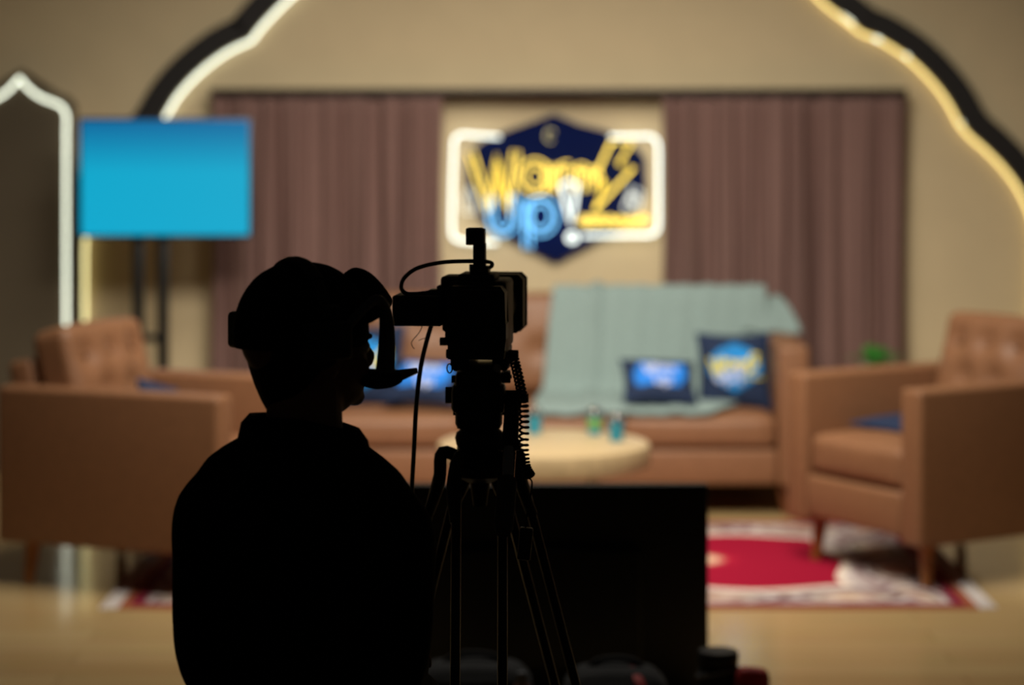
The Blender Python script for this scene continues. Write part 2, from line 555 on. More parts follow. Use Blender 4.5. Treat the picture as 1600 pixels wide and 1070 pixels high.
for nm, st, m_, r_, db in (('bracket', BRK_L, M_NEON_SIGN, 0.0066, 0), ('bracket', BRK_R, M_NEON_SIGN, 0.0066, 0),
                           ('letter_w', WORD_W, M_NEON_Y, 0.0044, 5.0), ('letter_a', WORD_A, M_NEON_Y, 0.0044, 5.5),
                           ('letter_r', WORD_R, M_NEON_Y, 0.0042, 4.5), ('letter_m', WORD_M, M_NEON_Y, 0.0042, 4.0),
                           ('lightning_bolt', BOLT, M_NEON_Y, 0.0068, 0), ('letter_u', WORD_U, M_NEON_B, 0.0046, 5),
                           ('letter_p', WORD_P, M_NEON_B, 0.0046, 5), ('exclamation_mark', EXCL, M_NEON_SIGN, 0.0075, 0),
                           ('small_lettering', SMALL, M_NEON_Y, 0.0048, 3.0), ('crescent_moon', MOON, M_NEON_MOON, 0.0045, 0),
                           ('lantern_outline', LANT_L, M_NEON_DIM, 0.0045, 0), ('lantern_outline', LANT_R, M_NEON_DIM, 0.0045, 0)):
    sign_part(nm, st, m_, r_, db)

# ------------------------------------------------------------------ television showing blue, on its stand
D_T = 9.60
t = empty('television', 'wall side television showing a plain blue screen on a two legged stand', 'television', (P(258, 0, D_T).x, D_T, P(0, 372, D_T).z))
a, b = P(123, 184, D_T), P(393, 371, D_T)
cxm, czm = (a.x + b.x) / 2, (a.z + b.z) / 2
MB().box((cxm, D_T + 0.022, czm), (b.x - a.x, 0.04, a.z - b.z), 0.006).build('bezel', mat('tv_bezel', (20, 40, 60), 0.4), t, wc=True)
sm = bpy.data.materials.new('blue_screen_picture'); sm.use_nodes = True
nt = sm.node_tree; bs = nt.nodes['Principled BSDF']
bs.inputs['Base Color'].default_value = (0.01, 0.01, 0.01, 1); bs.inputs['Roughness'].default_value = 0.3
tc = nt.nodes.new('ShaderNodeTexCoord'); sx = nt.nodes.new('ShaderNodeSeparateXYZ'); rp = nt.nodes.new('ShaderNodeValToRGB')
nt.links.new(tc.outputs['Generated'], sx.inputs[0]); nt.links.new(sx.outputs['Z'], rp.inputs['Fac'])
rp.color_ramp.elements[0].color = lin((0, 172, 210)); rp.color_ramp.elements[1].color = lin((0, 104, 160))
e = rp.color_ramp.elements.new(0.55); e.color = lin((0, 170, 208))
nt.links.new(rp.outputs['Color'], bs.inputs['Emission Color']); bs.inputs['Emission Strength'].default_value = 0.95
MB().box((cxm, D_T - 0.001, czm), (b.x - a.x - 0.02, 0.006, a.z - b.z - 0.02)).build('screen', sm, t, wc=True)
st = empty('television_stand', 'black two legged floor stand carrying the blue television', 'stand', (cxm, D_T + 0.07, 0))
for px in (216, 255):
    x = P(px, 0, D_T + 0.06).x
    MB().box((x, D_T + 0.06, 0.52), (0.044, 0.03, 1.0), 0.004).build('leg', M_BLACKMETAL, st, wc=True)
x0, x1 = P(216, 0, D_T + 0.06).x, P(255, 0, D_T + 0.06).x
MB().box(((x0 + x1) / 2, D_T + 0.06, P(0, 530, D_T).z), (x1 - x0 - 0.036, 0.02, 0.03), 0.003).build('crossbar', M_BLACKMETAL, st, wc=True)
MB().box(((x0 + x1) / 2, D_T + 0.06, 0.012), (0.5, 0.34, 0.022), 0.006).build('base_plate', M_BLACKMETAL, st, wc=True)
MB().box(((x0 + x1) / 2, D_T + 0.055, 1.12), (0.2, 0.024, 0.16), 0.004).build('mount_bracket', M_BLACKMETAL, st, wc=True)

# ------------------------------------------------------------------ rug
RUG_T = 0.005
def rug_material(a, b):
    m = bpy.data.materials.new('red_patterned_rug'); m.use_nodes = True
    nt = m.node_tree; L = nt.links.new; bs = nt.nodes['Principled BSDF']
    bs.inputs['Roughness'].default_value = 0.95; bs.inputs['Specular IOR Level'].default_value = 0.1
    tc = nt.nodes.new('ShaderNodeTexCoord'); sp = nt.nodes.new('ShaderNodeSeparateXYZ')
    L(tc.outputs['Object'], sp.inputs[0])
    def math_(op, x, y=None):
        n = nt.nodes.new('ShaderNodeMath'); n.operation = op
        for i, v in enumerate((x, y)):
            if v is None: continue
            if isinstance(v, (int, float)): n.inputs[i].default_value = v
            else: L(v, n.inputs[i])
        return n.outputs[0]
    X, Y = sp.outputs['X'], sp.outputs['Y']
    ex = math_('SUBTRACT', a, math_('ABSOLUTE', X))
    ey = math_('SUBTRACT', b, math_('ABSOLUTE', Y))
    e = math_('MINIMUM', ex, ey)
    # scallops on the inner edge of the border
    sc = math_('MULTIPLY', math_('ADD', math_('COSINE', math_('MULTIPLY', X, 9.5)), math_('COSINE', math_('MULTIPLY', Y, 9.5))), 0.03)
    es = math_('ADD', e, sc)
    vo = nt.nodes.new('ShaderNodeTexVoronoi'); vo.feature = 'SMOOTH_F1'; vo.inputs['Scale'].default_value = 6
    L(tc.outputs['Object'], vo.inputs['Vector'])
    orn = nt.nodes.new('ShaderNodeValToRGB'); orn.color_ramp.interpolation = 'LINEAR'
    el = orn.color_ramp.elements
    el[0].position = 0.0; el[0].color = lin((150, 48, 66)); el[1].position = 1.0; el[1].color = lin((70, 34, 42))
    for p_, c_ in ((0.16, (206, 186, 152)), (0.30, (214, 198, 190)), (0.42, (92, 36, 50)), (0.5, (190, 178, 174)), (0.62, (120, 84, 82))):
        q = el.new(p_); q.color = lin(c_)
    L(vo.outputs['Distance'], math_('MULTIPLY', 1, 1) .node.inputs[0]) if False else None
    L(math_('MULTIPLY', vo.outputs['Distance'], 1.3), orn.inputs['Fac'])
    # red field with a cream medallion
    fx = math_('DIVIDE', math_('SUBTRACT', math_('ABSOLUTE', X), 0.42), 0.20)
    fy = math_('DIVIDE', math_('SUBTRACT', Y, 0.02), 0.13)
    rr = math_('SQRT', math_('ADD', math_('MULTIPLY', fx, fx), math_('MULTIPLY', fy, fy)))
    fld = nt.nodes.new('ShaderNodeValToRGB'); fl = fld.color_ramp.elements
    fl[0].position = 0.0; fl[0].color = lin((222, 196, 150)); fl[1].position = 0.62; fl[1].color = lin((148, 16, 46))
    q = fl.new(0.38); q.color = lin((214, 180, 150)); q = fl.new(0.48); q.color = lin((170, 30, 55))
    L(math_('MULTIPLY', rr, 0.5), fld.inputs['Fac'])
    nz = nt.nodes.new('ShaderNodeTexNoise'); nz.inputs['Scale'].default_value = 14
    L(tc.outputs['Object'], nz.inputs['Vector'])
    def mixc(f, c1, c2):
        n = nt.nodes.new('ShaderNodeMix'); n.data_type = 'RGBA'
        if isinstance(f, float): n.inputs['Factor'].default_value = f
        else: L(f, n.inputs['Factor'])
        for s, c in (('A', c1), ('B', c2)):
            if isinstance(c, tuple): n.inputs[s].default_value = c
            else: L(c, n.inputs[s])
        return n.outputs['Result']
    inb = math_('GREATER_THAN', es, 0.31)
    # row of oval medallions along the border
    px_ = math_('SUBTRACT', math_('MODULO', math_('ADD', X, 8.4 + 0.11), 0.42), 0.21)
    py_ = math_('SUBTRACT', math_('MODULO', math_('ADD', Y, 8.4), 0.42), 0.21)
    near_y = math_('LESS_THAN', ey, ex)
    along = math_('ADD', math_('MULTIPLY', px_, near_y), math_('MULTIPLY', py_, math_('SUBTRACT', 1.0, near_y)))
    oa = math_('DIVIDE', along, 0.18); ob = math_('DIVIDE', math_('SUBTRACT', e, 0.17), 0.085)
    orad = math_('SQRT', math_('ADD', math_('MULTIPLY', oa, oa), math_('MULTIPLY', ob, ob)))
    ov = nt.nodes.new('ShaderNodeValToRGB'); ov.color_ramp.interpolation = 'EASE'
    oe = ov.color_ramp.elements
    oe[0].position = 0.0; oe[0].color = lin((200, 160, 120)); oe[1].position = 1.0; oe[1].color = lin((224, 214, 210))
    for p_, c_ in ((0.20, (190, 140, 120)), (0.30, (216, 200, 180)), (0.46, (84, 44, 50)), (0.54, (214, 206, 204)), (0.66, (84, 28, 46)), (0.80, (176, 160, 158))):
        q = oe.new(p_); q.color = lin(c_)
    L(math_('MULTIPLY', orad, 0.55), ov.inputs['Fac'])
    border = mixc(0.45, ov.outputs['Color'], orn.outputs['Color'])
    c = mixc(inb, border, fld.outputs['Color'])
    line = math_('MULTIPLY', math_('GREATER_THAN', es, 0.285), math_('LESS_THAN', es, 0.315))
    c = mixc(line, c, lin((222, 205, 190)))
    line2 = math_('LESS_THAN', e, 0.065)
    c = mixc(line2, c, lin((120, 26, 50)))
    line3 = math_('LESS_THAN', e, 0.03)
    c = mixc(line3, c, lin((150, 88, 60)))
    L(c, bs.inputs['Base Color'])
    return m
RX0, RX1, RY0, RY1 = -1.19, 1.41, 7.29, 8.84
ra, rb = (RX1 - RX0) / 2, (RY1 - RY0) / 2
rug = empty('rug', 'red and cream patterned oriental rug under the coffee table and chairs', 'rug', ((RX0 + RX1) / 2, (RY0 + RY1) / 2, 0))
MB().box((0, 0, RUG_T / 2), (2 * ra, 2 * rb, RUG_T)).build('rug_pile', rug_material(ra, rb), rug, smooth=False)
M_FRINGE = mat('cream_rug_fringe', (214, 204, 200), 0.95)
for sx_ in (-1, 1):
    mb = MB(); rnd = random.Random(5 + sx_)
    for k in range(150):
        y = -rb + 2 * rb * (k + 0.5) / 150
        mb.tube([(sx_ * ra, y, 0.003), (sx_ * (ra + 0.03), y + rnd.uniform(-.006, .006), 0.004), (sx_ * (ra + 0.055), y + rnd.uniform(-.01, .01), 0.003)], 0.0026, 5)
    set_tags(mb.build('fringe', M_FRINGE, rug), 'pale fringe along one short edge', kind='stuff')

# ------------------------------------------------------------------ leather seating
def leg_mesh(x, y, zt, sx_, sy_):
    return MB().tube([(x + sx_ * 0.012, y + sy_ * 0.01, 0), (x, y, zt)], [0.017, 0.027], 14)

def armchair(name, label, loc, rz):
    W, DP, AH, AT, Z0 = 0.68, 0.80, 0.627, 0.10, 0.135
    r = empty(name, label, 'armchair', loc, rz, 'tan leather armchairs')
    for s in (-1, 1):
        mb = MB(); mb.box((s * (W / 2 - AT / 2), 0, (AH + Z0) / 2), (AT, DP, AH - Z0), 0.016, 4); mb.build('arm', M_LEATHER, r)
    mb = MB(); mb.box((0, -0.01, 0.225), (W - 2 * AT - 0.004, DP - 0.03, 0.14), 0.015, 3); mb.build('seat_base', M_LEATHER, r)
    mb = MB(); mb.merge(soft_box(W - 2 * AT - 0.008, 0.60, 0.13, 0.03, 14, (0, 0.008, 0.022)), Matrix.Translation((0, -0.085, 0.365))); mb.build('seat_cushion', M_LEATHER, r)
    R = Matrix.Translation((0, 0.325, 0.495)) @ Matrix.Rotation(math.radians(-9), 4, 'X')
    mb = MB(); mb.box((0, 0.03, -0.02), (W - 2 * AT - 0.004, 0.09, 0.46), 0.02, 3, M=R); mb.build('backrest', M_LEATHER, r)
    tf = [(-0.14, 0.10), (0.0, 0.10), (0.14, 0.10), (-0.07, -0.02), (0.07, -0.02)]
    M2 = Matrix.Translation((0, 0.235, 0.605)) @ Matrix.Rotation(math.radians(-14), 4, 'X')
    mb = MB(); mb.merge(soft_box(W - 2 * AT - 0.01, 0.14, 0.40, 0.035, 22, (0, 0.03, 0.01), tf), M2)
    bc = mb.build('back_cushion', M_LEATHER, r)
    for (tx, tz) in tf:
        MB().ball(M2 @ Vector((tx, -0.068, tz)), (0.011, 0.008, 0.011), 10).build('button', M_LEATHER, bc)
    for sx_ in (-1, 1):
        for sy_ in (-1, 1):
            leg_mesh(sx_ * (W / 2 - 0.075), sy_ * (DP / 2 - 0.09), Z0 + 0.006, sx_, sy_).build('leg', M_WOODLEG, r)
    return r
armchair('armchair', 'tan leather armchair at the left seen from its side, facing right', (-1.135, 7.82, RUG_T), math.radians(67.5))
armchair('armchair', 'tan leather armchair at the right, its front turned toward the coffee table', (1.435, 8.02, RUG_T), math.radians(-58.5))

# sofa
SW, SD = 1.975, 0.84
sofa = empty('sofa', 'long tan leather sofa in front of the mauve curtains', 'sofa', (0.1125, 9.35, 0))
AT = 0.115
for s in (-1, 1):
    MB().box((s * (SW / 2 - AT / 2), 0, 0.375), (AT, SD, 0.52), 0.018, 4).build('arm', M_LEATHER, sofa)
IW = SW - 2 * AT
MB().box((0, 0.0, 0.185), (IW - 0.004, SD - 0.03, 0.13), 0.015, 3).build('seat_base', M_LEATHER, sofa)
MB().box((0, SD / 2 - 0.06, 0.42), (IW - 0.004, 0.11, 0.66), 0.02, 3, rx=math.radians(0)).build('backrest', M_LEATHER, sofa)
cw = IW / 3
for k in (-1, 0, 1):
    mb = MB(); mb.merge(soft_box(cw - 0.006, 0.62, 0.125, 0.035, 14, (0, 0.008, 0.018)), Matrix.Translation((k * cw, -0.095, 0.3125))); mb.build('seat_cushion', M_LEATHER, sofa)
    M2 = Matrix.Translation((k * cw, 0.235, 0.585)) @ Matrix.Rotation(math.radians(-9), 4, 'X')
    tf = [(-0.15, 0.07), (0.15, 0.07), (0.0, -0.03)]
    mb = MB(); mb.merge(soft_box(cw - 0.006, 0.13, 0.39, 0.035, 20, (0, 0.02, 0.006), tf), M2)
    bc = mb.build('back_cushion', M_LEATHER, sofa)
    for (tx, tz) in tf:
        MB().ball(M2 @ Vector((tx, -0.06, tz)), (0.011, 0.008, 0.011), 10).build('button', M_LEATHER, bc)
for sx_ in (-1, 1):
    for sy_ in (-1, 1):
        leg_mesh(sx_ * (SW / 2 - 0.09), sy_ * (SD / 2 - 0.07), 0.126, sx_, sy_).build('leg', mat('brown_wood_leg', (96, 52, 26), 0.4, 0.2), sofa)

# throw over the sofa back: profile runs from behind the back, over the top, down the back cushions and across the seat
prof = catmull([(0, 9.785, 0.55), (0, 9.78, 0.70), (0, 9.755, 0.765), (0, 9.70, 0.775), (0, 9.585, 0.805), (0, 9.535, 0.795), (0, 9.50, 0.70), (0, 9.463, 0.56), (0, 9.43, 0.43), (0, 9.38, 0.400), (0, 9.20, 0.402), (0, 9.02, 0.394), (0, 8.94, 0.377)], 6)
def throw_fn(u, v):
    n = len(prof) - 1
    f = v * n; i = min(int(f), n - 1); p = prof[i].lerp(prof[i + 1], f - i)
    vis = max(0.0, min(1.0, (v - 0.36) / 0.64))
    xl = 0.17 + (0.065 - 0.17) * vis
    xr = 1.00 - 0.28 * max(0.0, (vis - 0.45) / 0.55) ** 1.3
    x = xl + (xr - xl) * u
    k = 0.35 + 0.65 * vis
    nrm = 0.004 + 0.003 * k * (1 + math.sin(x * 31 + v * 3 + 2 * math.sin(x * 9))) + 0.016 * math.exp(-((x - 0.34 + 0.05 * vis) / 0.02) ** 2) + 0.002 * (1 + math.sin(x * 71 + v * 9))
    dy = -nrm if 0.36 < v < 0.74 else (nrm if v < 0.2 else 0)
    dz = nrm if (v <= 0.42 and v > 0.15) or v > 0.70 else 0
    return Vector((x, p.y + dy, p.z + dz))
mb = MB(); mb.grid(throw_fn, 90, 90)
# corner hanging past the end of the sofa back, over the arm
def flap(u, v):
    top = P(1150, 463, 9.55).lerp(P(1216, 462, 9.59), u)
    low = P(1160, 517, 9.46).lerp(P(1254, 521, 9.47), u)
    q = top.lerp(low, v)
    q.z += 0.02 * math.sin(v * math.pi) + 0.004 * math.sin(u * 14)
    return q
mb.grid(flap, 16, 16)
me = solidify(mb.mesh('throw'), 0.007, 0)
th = link_mesh('throw_blanket', me, M_THROW)
set_tags(th, 'sage grey throw blanket draped over the back and seat of the sofa', 'blanket')

# ------------------------------------------------------------------ cushions
def pillow_y(u, v, w, h, th_):
    a = max(0.0, 1 - abs(u) ** 2.6) * max(0.0, 1 - abs(v) ** 2.6)
    return th_ * (a ** 0.55)
def pillow_pt(u, v, w, h, th_, side):
    x = u * w / 2 * (1 - 0.09 * (1 - v * v) * abs(u))
    z = v * h / 2 * (1 - 0.09 * (1 - u * u) * abs(v))
    return Vector((x, side * pillow_y(u, v, w, h, th_), z))
LOGO_BLUE = mat('printed_blue_emblem', (10, 130, 205), 0.8, 0.25, 12)
LOGO_YEL = mat('printed_yellow_lettering', (235, 215, 30), 0.8, 0.05)
LOGO_WHT = mat('printed_white_lettering', (190, 200, 235), 0.8, 0.05)
LOGO_BB = mat('printed_bright_blue_panel', (24, 122, 220), 0.8, 0.2, 12)
def cushion(label, loc, w, h, th_, M3, kind, group):
    """M3: rotation; loc: centre of the cushion"""
    r = empty('cushion', label, 'cushion', loc, 0, group)
    r.rotation_euler = M3.to_euler()
    mb = MB()
    for side in (-1, 1):
        mb.grid(lambda s, t_, side=side: pillow_pt(s * 2 - 1, t_ * 2 - 1, w, h, th_, side), 24, 24)
    mb.build('cover', M_NAVY, r, weld=True)
    def proj(x, z, lift):
        u = max(-1, min(1, x / (w / 2))); v = max(-1, min(1, z / (h / 2)))
        return Vector((x, -pillow_y(u, v, w, h, th_) - lift, z))
    def fill(poly, name, m_, lift=0.003):
        mb = MB(); c0 = sum((Vector(p) for p in poly), Vector((0, 0))) / len(poly)
        K = 10; R = []
        for k in range(K + 1):
            R.append([mb.bm.verts.new(proj(*(c0.lerp(Vector(p), max(k, .02) / K)), lift)) for p in poly])
        n = len(poly)
        for A, B in zip(R, R[1:]):
            for i in range(n):
                mb.bm.faces.new((A[i], A[(i + 1) % n], B[(i + 1) % n], B[i]))
        link_mesh(name, solidify(mb.mesh(name), 0.001), m_, r)
    def strokes(sts, name, m_, width, tf, lift=0.005):
        mb = MB()
        for s in sts:
            pts = []
            for p, q in zip(s, s[1:]):
                k = max(1, int((q - p).length / 6))
                pts += [p.lerp(q, i / k) for i in range(k)]
            pts.append(s[-1])
            L_, R_ = offs(pts, width / 2), offs(pts, -width / 2)
            A = [mb.bm.verts.new(proj(*tf(p), lift)) for p in L_]
            B = [mb.bm.verts.new(proj(*tf(p), lift)) for p in R_]
            for i in range(len(pts) - 1):
                mb.bm.faces.new((A[i], A[i + 1], B[i + 1], B[i]))
        link_mesh(name, solidify(mb.mesh(name), 0.001), m_, r)
    if kind == 'logo':
        k = w * 0.78 / 300.0
        tf = lambda p: ((p.x - 868) * k, -(p.y - 296) * k)
        hexa = [tf(Vector((x, y, 0))) for x, y in ((866, 160), (950, 196), (1000, 250), (1006, 310), (960, 365), (868, 425), (776, 365), (730, 310), (736, 250), (786, 196))]
        fill(hexa, 'printed_emblem', LOGO_BLUE)
        strokes(WORD_W + WORD_A + WORD_R + WORD_M + BOLT, 'printed_word_warm', LOGO_YEL, 13, tf)
        strokes(WORD_U + WORD_P + EXCL, 'printed_word_up', LOGO_WHT, 17, tf)
        strokes(SMALL, 'printed_small_lettering', LOGO_YEL, 5, tf)
    elif kind == 'panel':
        q = [(-0.33, -0.26), (0.25, -0.26), (0.36, -0.02), (0.34, 0.28), (-0.26, 0.28), (-0.36, 0.0)]
        fill([(x * w, z * h) for x, z in q], 'printed_panel', LOGO_BB)
        k = w * 0.40 / 190.0
        tf = lambda p: ((p.x - 850) * k, -(p.y - 290) * k)
        strokes(WORD_W + WORD_A + WORD_R + WORD_M, 'printed_lettering', LOGO_WHT, 18, lambda p: ((p.x - 838) * k, -(p.y - 280) * k + 0.025))
        strokes(WORD_U + WORD_P, 'printed_lettering', LOGO_WHT, 16, lambda p: ((p.x - 800) * k, -(p.y - 330) * k - 0.03))
    return r
def rot(rx=0, ry=0, rz=0):
    return Matrix.Rotation(math.radians(rz), 4, 'Z') @ Matrix.Rotation(math.radians(rx), 4, 'X') @ Matrix.Rotation(math.radians(ry), 4, 'Y')
G = 'navy cushions on the sofa'
cushion('large square navy cushion with yellow and white logo at the right end of the sofa', P(1147, 580, 9.19), 0.285, 0.305, 0.055, rot(-18, 0, 0), 'logo', G)
cushion('small navy cushion with bright blue print leaning on the sage throw', P(1029, 596, 9.07), 0.285, 0.215, 0.045, rot(-48, 4, 8), 'panel', G)
cushion('navy cushion with yellow logo half hidden behind the operator, left end of sofa', P(572, 572, 9.22), 0.30, 0.33, 0.055, rot(-18, 0, -3), 'logo', G)
cushion('small navy cushion with bright blue print beside the tripod cable, left half of sofa', P(664, 596, 9.09), 0.29, 0.21, 0.045, rot(-45, 3, -6), 'panel', G)
cushion('plain navy cushion propped up on the left armchair seat', (-1.155, 7.95, 0.53), 0.20, 0.18, 0.04, rot(-25, 18, 62), 'plain', 'navy cushions on the armchairs')
cushion('plain navy cushion lying on the right armchair seat', (1.34, 8.01, 0.466), 0.36, 0.30, 0.028, rot(-88, 0, -58), 'plain', 'navy cushions on the armchairs')

# ------------------------------------------------------------------ coffee table and cups
ct = empty('coffee_table', 'round pale wooden coffee table with thick top in front of the sofa', 'coffee table', (0.105, 7.92, RUG_T))
TR, TZ = 0.348, 0.42 - RUG_T
prof_t = [(TR - 0.012, TZ - 0.076), (TR - 0.003, TZ - 0.072), (TR, TZ - 0.062), (TR, TZ - 0.014), (TR - 0.004, TZ - 0.004), (TR - 0.013, TZ)]
MB().lathe(prof_t, seg=72).build('tabletop', M_TABLE, ct)
for k in range(4):
    an = math.radians(45 + 90 * k)
    MB().tube([(math.cos(an) * 0.27, math.sin(an) * 0.27, 0), (math.cos(an) * 0.21, math.sin(an) * 0.21, TZ - 0.075)], [0.014, 0.024], 14).build('leg', M_TABLE, ct)
M_TEAL = mat('teal_cup_plastic', (40, 142, 168), 0.3, 0.12, 40)
M_GREEN = mat('green_cup_plastic', (112, 168, 92), 0.3, 0.15, 40)
M_CLEAR = mat('clear_cup_lid', (235, 240, 240), 0.05, 0.0, trans=1.0)
def cup(px, py_d, wrap, label):
    d = py_d
    p = P(px, 0, d)
    r = empty('drink_cup', label, 'cup', (p.x, d, 0.42), 0, 'drink cups on the coffee table')
    MB().lathe([(0.019, 0.0), (0.021, 0.001), (0.027, 0.062), (0.0255, 0.062), (0.02, 0.004)], seg=24).build('body', M_TEAL, r)
    if wrap: MB().lathe([(0.0236, 0.022), (0.0274, 0.055), (0.0262, 0.055), (0.0226, 0.022)], seg=24).build('sleeve', M_GREEN, r)
    MB().lathe([(0.0275, 0.0625), (0.029, 0.064), (0.029, 0.069), (0.026, 0.078), (0.017, 0.091), (0.008, 0.095), (0.007, 0.094), (0.016, 0.089), (0.0245, 0.077), (0.0265, 0.0625)], seg=24).build('lid', M_CLEAR, r)
cup(835, 8.12, False, 'teal drink cup nearest the tripod on the coffee table')
cup(929, 8.10, True, 'teal drink cup with a green sleeve, middle of the three on the table')
cup(963, 7.94, False, 'teal drink cup nearest the right edge of the coffee table')

# ------------------------------------------------------------------ plant on a side stool behind the right armchair
M_LEAF = mat('green_leaf', (70, 150, 60), 0.5, 0.3, 20)
sx_, sy_ = P(1366, 0, 9.62).x, 9.62
stl = empty('side_stool', 'small dark round side stool behind the right armchair carrying the plant', 'stool', (sx_, sy_, 0))
MB().lathe([(0.11, 0.375), (0.12, 0.38), (0.12, 0.40), (0.115, 0.405)], seg=32).build('seat', M_WOODLEG, stl)
for k in range(3):
    an = math.radians(90 + 120 * k)
    MB().tube([(math.cos(an) * 0.11, math.sin(an) * 0.11, 0), (math.cos(an) * 0.07, math.sin(an) * 0.07, 0.377)], [0.01, 0.014], 10).build('leg', M_WOODLEG, stl)
pl = empty('potted_plant', 'small leafy green plant against the right curtain', 'plant', (sx_, sy_, 0.405))
MB().lathe([(0.035, 0), (0.037, 0.002), (0.048, 0.08), (0.05, 0.082), (0.05, 0.09), (0.043, 0.09), (0.042, 0.075)], seg=24).build('pot', mat('white_plant_pot', (190, 185, 175), 0.5), pl)
mb = MB(); rnd = random.Random(4)
for k in range(46):
    an = rnd.uniform(0, 6.28); el_ = rnd.uniform(0.25, 1.35); ln_ = rnd.uniform(0.05, 0.11)
    dv = Vector((math.cos(an) * math.cos(el_), math.sin(an) * math.cos(el_), math.sin(el_)))
    base = Vector((math.cos(an) * 0.012, math.sin(an) * 0.012, 0.085 + rnd.uniform(0, 0.025)))
    side = dv.cross(Vector((0, 0, 1))).normalized() * rnd.uniform(0.012, 0.02)
    def lf(u, v, base=base, dv=dv, side=side, ln_=ln_):
        w_ = math.sin(math.pi * min(1, v * 0.94 + 0.06)) ** 0.8
        q = base + dv * (ln_ * v) + side * (u - 0.5) * 2 * w_
        q.z += -0.03 * v * v + 0.006 * abs(u - .5)
        return q
    mb.grid(lf, 4, 7)
link_mesh('foliage', solidify(mb.mesh('foliage'), 0.0012), M_LEAF, pl)

# ------------------------------------------------------------------ camera operator seated on a stool, seen from behind
PX, PY = -0.309, 3.60
man = empty('person', 'seated camera operator in black shirt and cap seen from behind, watching the video camera', 'person', (PX, PY, 0))
HC = Vector((-0.003, 0.02, 0))
YAW = math.radians(-55)
MH = Matrix.Translation(HC) @ Matrix.Rotation(YAW, 4, 'Z')

def lean(v):
    k = max(0.0, min(1.0, (v.z - 0.72) / 0.15))
    if v.x > 0 and v.z < 1.05: v.z -= 0.17 * v.x * k
    return v
def lean_all(mb):
    for v in mb.bm.verts: lean(v.co)

def hand(mb, M):
    """palm down, thumb towards +x, fingers along +y, gently curled"""
    mb.box((0, 0.045, 0), (0.078, 0.088, 0.026), 0.012, 3, M=M)
    mb.tube([(0, -0.035, 0.002), (0, 0.01, 0.002)], [0.025, 0.030], 12, M=M, flat=0.7)
    for bx, fx, ln_, r in ((-0.031, -0.046, 0.058, 0.0075), (-0.0105, -0.016, 0.074, 0.0085), (0.0105, 0.014, 0.079, 0.0088), (0.031, 0.044, 0.071, 0.0085)):
        pts = []
        for k, (t_, dz) in enumerate(((-0.15, 0.0), (0.15, 0.004), (0.45, 0.004), (0.75, -0.008), (1.0, -0.024))):
            pts.append((bx + (fx - bx) * t_, 0.085 + ln_ * t_, dz))
        mb.tube(catmull(pts, 3), [r * (1.08 - 0.022 * i) for i in range(13)], 10, M=M)
    mb.tube(catmull([(0.02, 0.018, -0.004), (0.042, 0.038, -0.006), (0.056, 0.062, -0.010), (0.060, 0.086, -0.018)], 4), [0.0135 - 0.0004 * i for i in range(13)], 10, M=M)

def limb(mb, pts, radii, n=6, seg_=18):
    path = catmull(pts, n)
    rr = []
    for i in range(len(path)):
        f = i / n; k = min(int(f), len(radii) - 2); rr.append(radii[k] + (radii[k + 1] - radii[k]) * (f - k))
    mb.tube(path, rr, seg_)

# body: one continuous skin
mb = MB()
mb.rings([(0, .01, .44, .13, .10), (0, .01, .50, .155, .115), (0, .0, .60, .142, .105), (0, .0, .70, .140, .105), (0, .0, .80, .146, .105), (0, 0, .88, .150, .10), (0, 0, .93, .145, .088), (0, 0, .965, .118, .075), (0, 0, .99, .085, .065), (0, .005, 1.01, .062, .06)])
lean_all(mb)
m2 = MB()
limb(m2, [(0, -.005, .95), (0, .0, 1.02), (-.002, .012, 1.09), (-.003, .02, 1.13)], [.066, .058, .056, .058])
for s in (-1, 1):
    limb(m2, [(s * .125, 0, .925 - (.02 if s > 0 else 0)), (s * .139, -.015, .80), (s * .132, -.025, .685), (s * .136, .09, .650), (s * .138, .205, .640)], [.046, .043, .037, .034, .025])
    limb(m2, [(s * .085, .02, .525), (s * .11, .22, .525), (s * .13, .43, .505), (s * .13, .445, .30), (s * .13, .45, .10)], [.085, .075, .058, .05, .036])
    Mw = Matrix.Translation((s * .138, .225, .634)) @ Matrix.Rotation(math.radians(-8), 4, 'X') @ Matrix.Rotation(math.radians(s * 4), 4, 'Z') @ Matrix.Diagonal((-s, 1, 1, 1))
    hand(m2, Mw)
    m2.ball((s * .13, .50, .05), (.042, .105, .035), 16)
    m2.tube([(s * .13, .45, .12), (s * .13, .46, .05)], [.036, .04], 14)
# head
m2.ball((0, -.008, 1.175), (.075, .095, .090), 28, M=MH)
m2.ball((0, .035, 1.125), (.058, .068, .080), 24, M=MH)
m2.ball((0, .050, 1.083), (.045, .050, .030), 20, M=MH)
m2.ball((0, .035, 1.068), (.040, .045, .026), 16, M=MH)
m2.ball((0, .088, 1.068), (.020, .016, .014), 14, M=MH)
m2.tube([(0, .096, 1.155), (0, .112, 1.128), (0, .108, 1.115)], [.009, .013, .012], 10, M=MH)
for s in (-1, 1):
    m2.ball((s * .010, .104, 1.117), (.008, .009, .007), 10, M=MH)
    m2.ball((s * .030, .088, 1.163), (.020, .012, .007), 12, M=MH)
    m2.ball((s * .040, .072, 1.118), (.018, .018, .016), 12, M=MH)
    m2.ball((s * .077, .000, 1.135), (.010, .020, .032), 14, M=MH)
m2.ball((0, .098, 1.095), (.020, .009, .0050), 12, M=MH)
m2.ball((0, .096, 1.086), (.018, .009, .0055), 12, M=MH)
mb.merge(m2.bm)
link_mesh('body', remeshed(mb, 0.0045, 4, 'body'), M_SKIN, man)
for s in (-1, 1):
    e = MB().ball((s * .030, .0835, 1.147), .0125, 14, M=MH).build('eye', M_EYE, man)
    MB().ball((s * .030, .0925, 1.147), .0050, 10, M=MH).build('iris', M_HAIR, e)
